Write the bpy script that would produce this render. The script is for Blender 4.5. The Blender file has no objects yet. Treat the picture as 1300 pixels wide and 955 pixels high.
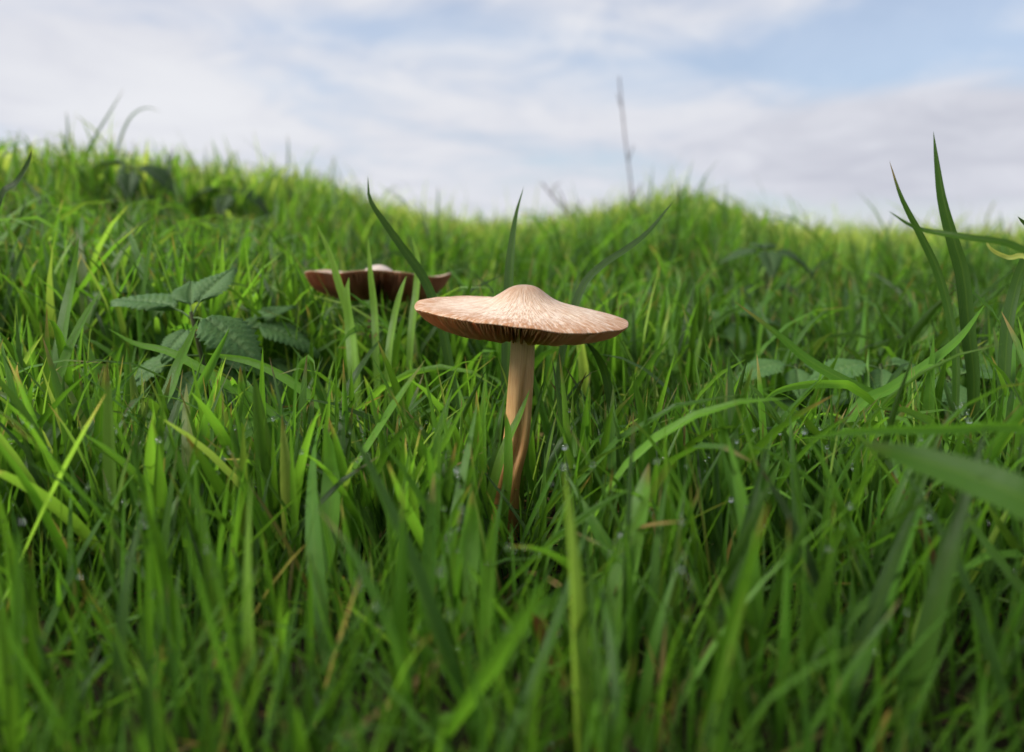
import bpy, bmesh, math, random
import numpy as np
from mathutils import Vector, Matrix, noise as mnoise

random.seed(7)
RNG = np.random.default_rng(11)
SC = bpy.context.scene
COL = SC.collection
R = math.radians

# ------------------------------------------------------------------ camera
CAM_Z, FPX, W0, H0 = 0.135, 1011.0, 1300.0, 955.0
HORIZON = 330.0
PITCH = math.atan((H0 / 2 - HORIZON) / FPX)
cam_d = bpy.data.cameras.new("camera")
cam_d.sensor_width = 36.0
cam_d.lens = 36.0 * FPX / W0
cam_d.clip_start, cam_d.clip_end = 0.01, 2000.0
cam_d.dof.use_dof = True
cam_d.dof.focus_distance = 0.362
cam_d.dof.aperture_fstop = 6.2
cam_d.dof.aperture_blades = 0
cam = bpy.data.objects.new("camera", cam_d)
cam.location = (0, 0, CAM_Z)
cam.rotation_euler = (math.pi / 2 - PITCH, 0, 0)
COL.objects.link(cam)
SC.camera = cam
CAM = Vector((0, 0, CAM_Z))
FWD = Vector((0, math.cos(PITCH), -math.sin(PITCH)))
UPV = Vector((0, math.sin(PITCH), math.cos(PITCH)))

def P(px, py, d):
    """photo pixel at camera depth d -> world point"""
    return CAM + d * (FWD + Vector((1, 0, 0)) * ((px - W0 / 2) / FPX) + UPV * ((H0 / 2 - py) / FPX))

def proj(v):
    """world points (N,3) -> px, py, depth"""
    q = v - np.array(CAM)
    d = q @ np.array(FWD)
    dd = np.where(np.abs(d) < 1e-4, 1e-4, d)
    return W0 / 2 + FPX * q[..., 0] / dd, H0 / 2 - FPX * (q @ np.array(UPV)) / dd, d

# ------------------------------------------------------------------ light and sky
SUN_DIR = Vector((-0.88, -0.12, 0.80)).normalized()
elev = math.asin(SUN_DIR.z)
azim = math.atan2(SUN_DIR.x, SUN_DIR.y)
sun_d = bpy.data.lights.new("sun", 'SUN')
sun_d.energy = 2.5
sun_d.angle = R(34)
sun_d.color = (1.0, 0.965, 0.90)
sun = bpy.data.objects.new("sun", sun_d)
sun.rotation_euler = SUN_DIR.to_track_quat('Z', 'Y').to_euler()
sun.location = (-3, 1, 5)
COL.objects.link(sun)

class NT:
    """small node-tree helper"""
    def __init__(self, tree):
        self.t = tree; self.n = tree.nodes; self.l = tree.links
        self.n.clear()
    def node(self, typ, **kw):
        nd = self.n.new(typ)
        ins = kw.pop('ins', {})
        for k, v in kw.items(): setattr(nd, k, v)
        for k, v in ins.items(): self.put(nd.inputs[k], v)
        return nd
    def put(self, sock, v):
        if isinstance(v, bpy.types.NodeSocket): self.l.new(v, sock)
        elif isinstance(v, bpy.types.Node): self.l.new(v.outputs[0], sock)
        else:
            if sock.type == 'RGBA' and hasattr(v, '__len__') and len(v) == 3: v = (*v, 1)
            sock.default_value = v
    def math(self, op, a, b=0.0, c=None, clamp=False):
        nd = self.n.new('ShaderNodeMath'); nd.operation = op; nd.use_clamp = clamp
        self.put(nd.inputs[0], a); self.put(nd.inputs[1], b)
        if c is not None: self.put(nd.inputs[2], c)
        return nd.outputs[0]
    def mix(self, f, a, b, mode='MIX'):
        nd = self.n.new('ShaderNodeMix'); nd.data_type = 'RGBA'; nd.blend_type = mode
        self.put(nd.inputs[0], f); self.put(nd.inputs[6], a); self.put(nd.inputs[7], b)
        return nd.outputs[2]
    def noise(self, vec, scale, detail=4, rough=0.55, dist=0.0):
        nd = self.n.new('ShaderNodeTexNoise')
        self.put(nd.inputs['Vector'], vec)
        nd.inputs['Scale'].default_value = scale; nd.inputs['Detail'].default_value = detail
        nd.inputs['Roughness'].default_value = rough; nd.inputs['Distortion'].default_value = dist
        return nd.outputs[0]
    def ss(self, x, a, b, lo=0.0, hi=1.0):
        nd = self.n.new('ShaderNodeMapRange'); nd.interpolation_type = 'SMOOTHSTEP'
        self.put(nd.inputs[0], x)
        for i, v in enumerate((a, b, lo, hi)): self.put(nd.inputs[1 + i], v)
        return nd.outputs[0]
    def ramp(self, f, stops):
        nd = self.n.new('ShaderNodeValToRGB'); self.put(nd.inputs[0], f)
        cr = nd.color_ramp
        while len(cr.elements) < len(stops): cr.elements.new(0.5)
        for e, (p, c) in zip(cr.elements, stops): e.position = p; e.color = (*c, 1)
        return nd.outputs[0]

world = bpy.data.worlds.new("World")
SC.world = world
world.use_nodes = True
w = NT(world.node_tree)
sky = w.node('ShaderNodeTexSky', sky_type='NISHITA', sun_disc=False, sun_elevation=elev, sun_rotation=azim,
             altitude=100.0, air_density=1.0, dust_density=1.2, ozone_density=1.5)
tc = w.node('ShaderNodeTexCoord')
sep = w.node('ShaderNodeSeparateXYZ', ins={0: tc.outputs['Generated']})
dx, dy, dz = sep.outputs
# azimuth / elevation (radians) of a direction, so clouds sit at fixed places of the sky
az = w.math('ARCTAN2', dx, dy)
el = w.math('ARCSINE', dz)
zz = w.math('ADD', w.math('MAXIMUM', dz, 0.0), 0.16)
plane = w.node('ShaderNodeCombineXYZ', ins={0: w.math('DIVIDE', dx, zz), 1: w.math('DIVIDE', dy, zz), 2: 3.7})
big = w.noise(plane, 0.75, 7, 0.56, 0.5)
fine = w.noise(plane, 2.4, 8, 0.6, 0.8)
def blob(a0, e0, sa, se):
    u = w.math('DIVIDE', w.math('SUBTRACT', az, a0), sa)
    v = w.math('DIVIDE', w.math('SUBTRACT', el, e0), se)
    q = w.math('ADD', w.math('MULTIPLY', u, u), w.math('MULTIPLY', v, v))
    return w.math('EXPONENT', w.math('MULTIPLY', q, -1.0))
def azel(px, py): return math.atan((px - 650) / FPX), math.atan((HORIZON - py) / FPX)
cover = w.math('ADD', w.math('MULTIPLY', big, 0.75), w.math('MULTIPLY', fine, 0.35))
for (px, py, sx, sy, k) in ((520, 55, 260, 30, -0.17), (1010, 100, 190, 40, -0.26), (1240, 45, 150, 60, -0.12),
                            (400, 120, 190, 28, -0.07), (690, 190, 200, 45, 0.06), (130, 140, 200, 60, 0.14),
                            (1180, 215, 220, 50, 0.18)):
    a0, e0 = azel(px, py)
    cover = w.math('ADD', cover, w.math('MULTIPLY', blob(a0, e0, sx / FPX, sy / FPX), k))
cov = w.ss(cover, 0.36, 0.62)
cov = w.math('MULTIPLY_ADD', cov, 0.62, 0.38)         # thin veil everywhere
shade = w.math('MULTIPLY_ADD', fine, 0.35, w.math('MULTIPLY', big, 0.3))
for (px, py, sx, sy, k) in ((1200, 210, 230, 60, -0.16), (930, 105, 70, 35, -0.10), (250, 25, 200, 30, -0.05), (230, 150, 160, 50, 0.10), (700, 110, 220, 60, 0.04)):
    a0, e0 = azel(px, py)
    shade = w.math('ADD', shade, w.math('MULTIPLY', blob(a0, e0, sx / FPX, sy / FPX), k))
ccol = w.ramp(w.ss(shade, 0.12, 0.5), [(0.0, (3.3, 3.4, 3.9)), (0.5, (4.2, 4.28, 4.7)), (1.0, (4.88, 4.95, 5.2))])
skycol = w.mix(1.0, sky.outputs[0], (1.0, 1.0, 1.0), 'MULTIPLY')
final = w.mix(cov, skycol, ccol)
bg = w.node('ShaderNodeBackground', ins={0: final, 1: 0.077})
wo = w.node('ShaderNodeOutputWorld', ins={0: bg.outputs[0]})

vs = SC.view_settings
vs.view_transform = 'Standard'; vs.look = 'None'; vs.exposure = 1.15; vs.gamma = 1.0
vs.use_curve_mapping = False
SC.cycles.use_denoising = True
SC.cycles.max_bounces = 8
SC.cycles.diffuse_bounces = 3
SC.cycles.glossy_bounces = 3
SC.cycles.transmission_bounces = 6
SC.cycles.transparent_max_bounces = 6
SC.cycles.sample_clamp_indirect = 4.0
SC.cycles.caustics_reflective = False
SC.cycles.caustics_refractive = True

# ------------------------------------------------------------------ helpers
def tag(o, label=None, cat=None, group=None, kind=None):
    if label: o['label'] = label
    if cat: o['category'] = cat
    if group: o['group'] = group
    if kind: o['kind'] = kind
    return o

def empty(name, loc):
    o = bpy.data.objects.new(name, None); o.location = loc; o.empty_display_size = 0.02
    COL.objects.link(o); return o

def link(name, me, mat=None, parent=None, loc=(0, 0, 0)):
    if mat is not None and not me.materials: me.materials.append(mat)
    o = bpy.data.objects.new(name, me); COL.objects.link(o)
    o.location = loc
    if parent is not None: o.parent = parent
    return o

def np_mesh(name, verts, quads, uv=None, cols=None, smooth=True):
    """verts (V,3), quads (Q,4), uv per vertex (V,2), cols per vertex (V,4)"""
    me = bpy.data.meshes.new(name)
    nv, nq = len(verts), len(quads)
    me.vertices.add(nv); me.vertices.foreach_set('co', np.ascontiguousarray(verts, np.float32).ravel())
    idx = np.ascontiguousarray(quads, np.int32).ravel()
    k = quads.shape[1]
    me.loops.add(nq * k); me.loops.foreach_set('vertex_index', idx)
    me.polygons.add(nq)
    me.polygons.foreach_set('loop_start', np.arange(0, nq * k, k, dtype=np.int32))
    me.polygons.foreach_set('loop_total', np.full(nq, k, np.int32))
    me.polygons.foreach_set('use_smooth', np.full(nq, smooth, bool))
    if uv is not None:
        l = me.uv_layers.new(name='uv')
        l.data.foreach_set('uv', np.ascontiguousarray(uv[idx], np.float32).ravel())
    if cols is not None:
        a = me.attributes.new('blade', 'FLOAT_COLOR', 'POINT')
        a.data.foreach_set('color', np.ascontiguousarray(cols, np.float32).ravel())
    me.update(calc_edges=True)
    me.validate()
    return me

def catmull(pts, n):
    """resample a polyline of vectors as a smooth curve with n+1 points"""
    p = [np.array(q, float) for q in pts]
    p = [2 * p[0] - p[1]] + p + [2 * p[-1] - p[-2]]
    out = []
    segs = len(p) - 3
    for i in range(n + 1):
        x = i / n * segs; k = min(int(x), segs - 1); t = x - k
        a, b, c, d = p[k:k + 4]
        out.append(0.5 * ((2 * b) + (-a + c) * t + (2 * a - 5 * b + 4 * c - d) * t * t + (-a + 3 * b - 3 * c + d) * t ** 3))
    return np.array(out)

def tube(path, radii, sides=8, cap=True):
    """verts, quads of a tube along path"""
    path = np.array(path, float); n = len(path)
    V, Q = [], []
    ref = np.array((1.0, 0.1, 0.0))
    for i in range(n):
        t = path[min(i + 1, n - 1)] - path[max(i - 1, 0)]
        t /= np.linalg.norm(t) + 1e-9
        a = np.cross(t, ref); a /= np.linalg.norm(a) + 1e-9
        b = np.cross(t, a)
        for k in range(sides):
            ph = 2 * math.pi * k / sides
            V.append(path[i] + radii[i] * (a * math.cos(ph) + b * math.sin(ph)))
    for i in range(n - 1):
        for k in range(sides):
            k2 = (k + 1) % sides
            Q.append((i * sides + k, i * sides + k2, (i + 1) * sides + k2, (i + 1) * sides + k))
    return V, Q

def join_tubes(parts):
    V, Q = [], []
    for v, q in parts:
        o = len(V); V += list(v); Q += [tuple(i + o for i in f) for f in q]
    return np.array(V), np.array(Q)

# ------------------------------------------------------------------ terrain
RIDGE_PX = np.array([-700, -300, 0, 100, 200, 300, 370, 420, 480, 540, 600, 680, 750, 800, 840, 880, 930, 970, 1030, 1100, 1200, 1300, 1700, 2100], float)
RIDGE_PY = np.array([180, 178, 186, 186, 196, 212, 222, 236, 260, 276, 286, 286, 274, 262, 252, 250, 264, 282, 296, 298, 298, 298, 292, 288], float)
RIDGE_D = np.array([1.1, 1.1, 1.15, 1.2, 1.3, 1.45, 1.6, 1.8, 2.2, 2.6, 2.8, 2.8, 2.5, 2.2, 2.0, 1.9, 2.0, 2.3, 2.6, 2.6, 2.4, 2.3, 2.2, 2.2], float)
GRASS_TOP = 0.085
RIDGE_AZ = (RIDGE_PX - 650) / FPX

def ground_z(x, y):
    x = np.asarray(x, float); y = np.asarray(y, float)
    yy = np.maximum(y, 0.12)
    a = np.clip(x / yy, RIDGE_AZ[0], RIDGE_AZ[-1])
    rd = np.interp(a, RIDGE_AZ, RIDGE_D)
    rh = CAM_Z + rd * (HORIZON - np.interp(a, RIDGE_AZ, RIDGE_PY)) / FPX - GRASS_TOP
    d = np.sqrt(np.maximum(yy, 0) ** 2 + (0.25 * x) ** 2)
    t = np.clip((d - 0.33) / (rd - 0.33), 0, 1)
    up = rh * (0.55 * t + 0.45 * t * t * (3 - 2 * t)) ** 1.05
    over = np.maximum(d - rd, 0)
    down = -1.6 * (1 - np.exp(-(over / 2.6) ** 1.6))
    z = up + down
    z = z + 0.006 * np.sin(x * 9.1 + 1.3) * np.sin(y * 7.7) + 0.004 * np.sin(x * 23 + y * 17)
    # far rolling ground
    far = np.clip((d - 8) / 40, 0, 1)
    z = z + far * (0.5 * np.sin(x * 0.06) + 0.4 * np.cos(y * 0.05)) - far * 0.8
    return z

def gz(x, y): return float(ground_z(x, y))

def mat(name):
    m = bpy.data.materials.new(name); m.use_nodes = True
    return m, NT(m.node_tree)

def finish(nt, surf):
    nt.node('ShaderNodeOutputMaterial', ins={0: surf})

def ground_material():
    m, n = mat("soil_and_thatch")
    tc = n.node('ShaderNodeTexCoord').outputs['Object']
    a = n.noise(tc, 45, 6, 0.65); b = n.noise(tc, 6, 4)
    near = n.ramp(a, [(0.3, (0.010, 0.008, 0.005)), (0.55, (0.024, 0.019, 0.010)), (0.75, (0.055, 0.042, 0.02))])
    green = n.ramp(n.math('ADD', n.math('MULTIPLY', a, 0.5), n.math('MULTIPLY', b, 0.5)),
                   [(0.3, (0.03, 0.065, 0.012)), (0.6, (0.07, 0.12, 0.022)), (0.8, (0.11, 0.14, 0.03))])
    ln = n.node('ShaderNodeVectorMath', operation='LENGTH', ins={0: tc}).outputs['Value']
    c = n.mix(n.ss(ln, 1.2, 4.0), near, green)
    bump = n.node('ShaderNodeBump', ins={'Height': a, 'Strength': 0.8, 'Distance': 0.01})
    p = n.node('ShaderNodeBsdfPrincipled', ins={'Base Color': c, 'Roughness': 0.9, 'Specular IOR Level': 0.12, 'Normal': bump.outputs[0]})
    finish(n, p.outputs[0]); return m

def build_ground():
    rs = np.concatenate([np.linspace(0, 3.2, 90), 3.2 * (400 / 3.2) ** np.linspace(0.02, 1, 60)])
    na = 160
    th = np.linspace(0, 2 * math.pi, na, endpoint=False)
    rr, tt = np.meshgrid(rs[1:], th, indexing='ij')
    x = rr * np.sin(tt); y = rr * np.cos(tt)
    V = np.stack([x, y, ground_z(x, y)], -1).reshape(-1, 3)
    nr = len(rs) - 1
    i, k = np.meshgrid(np.arange(nr - 1), np.arange(na), indexing='ij')
    k2 = (k + 1) % na
    Q = np.stack([i * na + k, (i + 1) * na + k, (i + 1) * na + k2, i * na + k2], -1).reshape(-1, 4)
    V = np.vstack([V, [[0, 0, gz(0, 0)]]])
    c = len(V) - 1
    k = np.arange(0, na, 2)
    T = np.stack([np.full_like(k, c), k, (k + 1) % na, (k + 2) % na], -1)
    Q = np.vstack([Q, T])
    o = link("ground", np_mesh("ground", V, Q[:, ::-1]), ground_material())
    tag(o, kind='structure')
build_ground()

# ------------------------------------------------------------------ grass materials
def grass_material():
    m, n = mat("grass_blade")
    at = n.node('ShaderNodeAttribute', attribute_name='blade')
    s = n.node('ShaderNodeSeparateColor', ins={0: at.outputs['Color']})
    hue, val, dead = s.outputs
    uv = n.node('ShaderNodeSeparateXYZ', ins={0: n.node('ShaderNodeTexCoord').outputs['UV']})
    u, v = uv.outputs[0], uv.outputs[1]
    pos = n.node('ShaderNodeTexCoord').outputs['Object']
    green = n.ramp(hue, [(0.0, (0.020, 0.072, 0.014)), (0.35, (0.050, 0.162, 0.016)), (0.65, (0.122, 0.290, 0.032)), (1.0, (0.45, 0.55, 0.14))])  # pale end also carries the brightness painted onto the far bank
    straw = n.ramp(n.math('FRACT', n.math('MULTIPLY', val, 7.3)), [(0.0, (0.16, 0.075, 0.025)), (0.5, (0.30, 0.19, 0.075)), (1.0, (0.36, 0.27, 0.12))])
    # veins run along the blade
    vein = n.math('SINE', n.math('MULTIPLY', u, 75.0))
    mid = n.ss(n.math('ABSOLUTE', n.math('SUBTRACT', u, 0.5)), 0.0, 0.07, 1.0, 0.0)
    mott = n.noise(pos, 160, 3, 0.6)
    g = n.mix(n.math('MULTIPLY', n.math('ADD', vein, 1.0), 0.22), green, (0.14, 0.24, 0.022))
    g = n.mix(n.math('MULTIPLY', mid, 0.30), g, (0.16, 0.27, 0.03))
    g = n.mix(n.ss(mott, 0.55, 0.8, 0.0, 0.35), g, (0.10, 0.19, 0.02))
    # a few dried tips
    tipdry = n.math('MULTIPLY', n.ss(n.math('ADD', v, n.math('MULTIPLY', mott, 0.12)), 0.90, 1.04), n.ss(n.math('FRACT', n.math('MULTIPLY', val, 17.0)), 0.60, 0.85))
    dd = n.math('MAXIMUM', dead, n.math('MULTIPLY', tipdry, 0.8))
    c = n.mix(dd, g, straw)
    hv = n.node('ShaderNodeHueSaturation', ins={'Hue': 0.5, 'Saturation': 1.02, 'Value': n.math('MULTIPLY_ADD', val, 0.85, 0.52), 'Color': c})
    c = hv.outputs[0]
    bump = n.node('ShaderNodeBump', ins={'Height': vein, 'Strength': 0.5, 'Distance': 0.0004})
    p = n.node('ShaderNodeBsdfPrincipled', ins={'Base Color': c, 'Roughness': n.math('MULTIPLY_ADD', mott, 0.3, 0.30), 'Specular IOR Level': 0.46, 'Normal': bump.outputs[0]})
    tcol = n.mix(0.55, c, n.mix(1.0, c, (1.4, 1.25, 0.55), 'MULTIPLY'))
    t = n.node('ShaderNodeBsdfTranslucent', ins={'Color': n.mix(1.0, tcol, (1.5, 1.5, 1.5), 'MULTIPLY')})
    mx = n.node('ShaderNodeMixShader', ins={0: 0.44, 1: p.outputs[0], 2: t.outputs[0]})
    finish(n, mx.outputs[0]); return m
GRASS = grass_material()

# ------------------------------------------------------------------ stuff grass: many blades
def blades(root, L, width, phi, th0, bend, segs, fold, hue, val, dead, twist):
    """arrays of N blades -> verts (N, segs+1, k, 3), colours; k = 3 with a fold, 2 without"""
    N = len(L); S = segs
    s = np.linspace(0, 1, S + 1)[None, :]
    th = th0[:, None] + bend[:, None] * s ** 1.6
    thm = 0.5 * (th[:, 1:] + th[:, :-1])
    ds = (L / S)[:, None]
    hx = np.concatenate([np.zeros((N, 1)), np.cumsum(np.sin(thm) * ds, 1)], 1)
    hz = np.concatenate([np.zeros((N, 1)), np.cumsum(np.cos(thm) * ds, 1)], 1)
    ph = phi[:, None] + 0.25 * twist[:, None] * s
    ux, uy = np.cos(ph), np.sin(ph)
    c = np.stack([root[:, 0:1] + hx * ux, root[:, 1:2] + hx * uy, root[:, 2:3] + hz], -1)
    tan = np.stack([np.sin(th) * ux, np.sin(th) * uy, np.cos(th)], -1)
    side = np.stack([-uy, ux, np.zeros_like(ux)], -1)
    nor = np.cross(tan, side)
    tw = (twist[:, None] * s)[..., None]
    sd = side * np.cos(tw) + nor * np.sin(tw)
    nr = -side * np.sin(tw) + nor * np.cos(tw)
    prof = (0.55 + 0.45 * np.clip(s / 0.35, 0, 1)) * np.clip(1 - np.clip((s - 0.35) / 0.65, 0, 1) ** 2.0, 0, 1) ** 0.85 + 0.02
    hw = (width[:, None] * 0.5 * prof)[..., None]
    fd = (width[:, None] * prof * fold[:, None])[..., None]
    if segs >= 4:
        V = np.stack([c - sd * hw, c - nr * fd, c + sd * hw], 2)
        uu = np.array([0.0, 0.5, 1.0])
    else:
        V = np.stack([c - sd * hw, c + sd * hw], 2); uu = np.array([0.0, 1.0])
    k = V.shape[2]
    colr = np.broadcast_to(np.stack([hue, val, dead, np.ones(N)], -1)[:, None, None, :], (N, S + 1, k, 4))
    uv = np.stack(np.broadcast_arrays(uu[None, None, :], s[:, :, None]), -1)
    uv = np.broadcast_to(uv, (N, S + 1, k, 2))
    return V, colr, uv

def stack_mesh(name, batches):
    Vs, Qs, Cs, Us, off = [], [], [], [], 0
    for V, C, U in batches:
        N, S1, k, _ = V.shape
        base = off + np.arange(N)[:, None, None] * S1 * k
        i = np.arange(S1 - 1)[None, :, None]; j = np.arange(k - 1)[None, None, :]
        a = base + i * k + j
        Qs.append(np.stack([a, a + 1, a + 1 + k, a + k], -1).reshape(-1, 4))
        Vs.append(V.reshape(-1, 3)); Cs.append(C.reshape(-1, 4)); Us.append(U.reshape(-1, 2))
        off += N * S1 * k
    return np_mesh(name, np.concatenate(Vs), np.concatenate(Qs), np.concatenate(Us), np.concatenate(Cs))

def patch_noise(x, y, f, seed):
    return 0.5 + 0.25 * (np.sin(x * f + seed) * np.cos(y * f * 1.13 + seed * 2.1) + np.sin((x + y) * f * 0.71 + seed * 3.3) + np.cos((x - y) * f * 1.7 + seed) * 0.6) / 1.2

def scatter_zone(n, y0, y1, spread0, spread, pw=1.0):
    """roots over a fan in front of the camera"""
    y = (y0 ** pw + (y1 ** pw - y0 ** pw) * RNG.random(n)) ** (1 / pw)
    x = (RNG.random(n) * 2 - 1) * (spread0 + spread * y)
    # gather into tufts
    cell = 0.022 + 0.012 * y
    cx = np.round(x / cell + 0.3 * np.sin(np.round(y / cell) * 12.9)) * cell; cy = np.round(y / cell + 0.3 * np.sin(np.round(x / cell) * 7.3)) * cell
    k = 0.45 * RNG.random(n)
    return x + (cx - x) * k, y + (cy - y) * k

def random_batch(n, y0, y1, sp0, sp, segs, lmul, wmul, pw=1.0, lean=0.15, flops=0.07):
    x, y = scatter_zone(n, y0, y1, sp0, sp, pw)
    z = ground_z(x, y)
    pn = patch_noise(x, y, 8.0, 1.7); pn2 = patch_noise(x, y, 3.1, 4.2)
    L = 0.083 * np.exp(RNG.normal(0, 0.33, n)) * (0.75 + 0.5 * pn) * lmul
    L *= np.where(y > 0.8, 0.72 + 0.75 * patch_noise(x, y, 15.0, 2.9) ** 1.5, 1.0)
    L = np.clip(L, 0.02, 0.23)
    wd = np.clip(RNG.normal(0.0042, 0.0012, n), 0.0016, 0.0064) * wmul * np.clip(L / 0.08, 0.6, 1.2)
    phi = RNG.random(n) * 2 * math.pi
    th0 = np.abs(RNG.normal(0.06, lean, n))
    bend = np.abs(RNG.normal(0.12, 0.40, n)) * np.clip(L / 0.08, 0.5, 1.6)
    flop = RNG.random(n) < flops
    bend[flop] += RNG.uniform(0.7, 1.5, flop.sum())
    fold = RNG.uniform(0.08, 0.30, n)
    far = np.clip((y - 0.7) / 1.1, 0, 1)  # yellower, paler with distance: ridge brightness and haze put into blade colour
    hue = np.clip(RNG.normal(0.36, 0.17, n) + (pn2 - 0.5) * 0.45 + far * 0.64 - 0.10 * np.clip((0.36 - y) / 0.1, 0, 1), 0, 1)  # last term paints the foreground's darkening into the nearest blades' colour
    val = RNG.random(n)
    dead = np.where((RNG.random(n) < 0.05) & (wd < 0.0036), RNG.uniform(0.4, 1.0, n), 0.0)
    L[dead > 0] *= 0.7
    tw = RNG.normal(0, 0.9, n)
    # thatch: low, lying, dry blades
    th = RNG.random(n) < (0.11 if lmul < 0.6 else 0.06)
    th0[th] = RNG.uniform(1.0, 1.5, th.sum()); L[th] *= 0.7; wd[th] *= 0.6
    dead[th] = np.where(RNG.random(th.sum()) < 0.4, 0.9, 0.1); z[th] += 0.004
    V, C, U = blades(np.stack([x, y, z], -1), L, wd, phi, th0, bend, segs, fold, hue, val, dead, tw)
    return V, C, U

PROTECT = []    # (x0, y0, x1, y1, nearest depth that is left alone, share dropped)
def in_ridge(px): return np.interp(px, RIDGE_PX, RIDGE_PY)

def cull(b, top_rule):
    V, C, U = b
    c = V[:, :, V.shape[2] // 2]
    px, py, d = proj(c)
    keep = (d.min(1) > 0.13)
    r = RNG.random(len(c))
    for (x0, y0, x1, y1, dm, share) in PROTECT:
        hit = ((px > x0) & (px < x1) & (py > y0) & (py < y1) & (d < dm)).any(1)
        keep &= ~(hit & (r < share))
    if top_rule is not None:
        keep &= (py.min(1) > top_rule(px[:, -1], d[:, -1], r))
    return V[keep], C[keep], U[keep]

DM = 0.375      # depth of the main mushroom
PROTECT += [(522, 345, 804, 442, DM + 0.03, 1.0), (622, 435, 688, 600, DM + 0.004, 1.0), (620, 600, 690, 645, DM, 0.8),
            (384, 328, 578, 360, 0.53, 0.5), (130, 360, 350, 440, 0.46, 0.75), (905, 380, 1180, 420, 0.60, 0.9), (905, 380, 990, 430, 0.66, 0.8), (965, 438, 1035, 500, 0.49, 0.85),
            (1060, 452, 1145, 500, 0.45, 0.85), (1185, 468, 1260, 512, 0.44, 0.8), (915, 300, 1040, 350, 0.80, 1.0), (105, 178, 230, 240, 0.93, 1.0), (235, 212, 350, 268, 1.06, 1.0)]

def near_top(px, d, r):     # tips of near blades stay below this line of the view
    return 395 + 105 * r ** 0.6 + np.clip((0.33 - d) * 700, 0, 140) - np.where(px < 180, 40, 0) - np.where(px > 1150, 60, 0)
def mid_top(px, d, r):
    return np.minimum(in_ridge(px) + 105 * (1.25 - d), 330) + 35 * r - 8
def far_top(px, d, r):
    return in_ridge(px) - 4 - 28 * r ** 3

grass = []
grass.append(cull(random_batch(400, 0.18, 0.31, 0.10, 0.75, 8, 0.76, 0.95, lean=0.36, flops=0.0), near_top))
grass.append(cull(random_batch(5400, 0.29, 0.55, 0.06, 0.75, 8, 0.97, 0.98, lean=0.2, flops=0.07), near_top))
grass.append(cull(random_batch(2600, 0.24, 0.52, 0.08, 0.78, 5, 0.74, 0.6, lean=0.32, flops=0.05), near_top))     # fine blades
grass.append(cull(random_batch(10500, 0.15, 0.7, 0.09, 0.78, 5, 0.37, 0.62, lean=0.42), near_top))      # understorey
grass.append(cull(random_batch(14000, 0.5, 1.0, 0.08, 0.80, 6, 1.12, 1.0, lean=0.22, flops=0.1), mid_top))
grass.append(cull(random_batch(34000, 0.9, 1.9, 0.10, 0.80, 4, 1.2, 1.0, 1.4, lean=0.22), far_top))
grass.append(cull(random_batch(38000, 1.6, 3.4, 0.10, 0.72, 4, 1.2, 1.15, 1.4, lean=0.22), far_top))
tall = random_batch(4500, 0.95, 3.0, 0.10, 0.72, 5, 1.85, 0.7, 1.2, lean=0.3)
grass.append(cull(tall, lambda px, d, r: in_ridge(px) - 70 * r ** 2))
# the meadow also goes on outside the frame
side = random_batch(16000, 0.15, 2.2, 1.0, 1.3, 3, 1.0, 1.1, 1.3)
sx = side[0][:, 0, 0, 0]; sy = side[0][:, 0, 0, 1]
m_ = np.abs(sx) > 0.08 + 0.76 * sy
grass.append(tuple(a[m_] for a in side))
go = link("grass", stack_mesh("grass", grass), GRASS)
tag(go, "lush wet green grass covering the bank around the mushrooms", "grass", kind='stuff')

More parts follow.
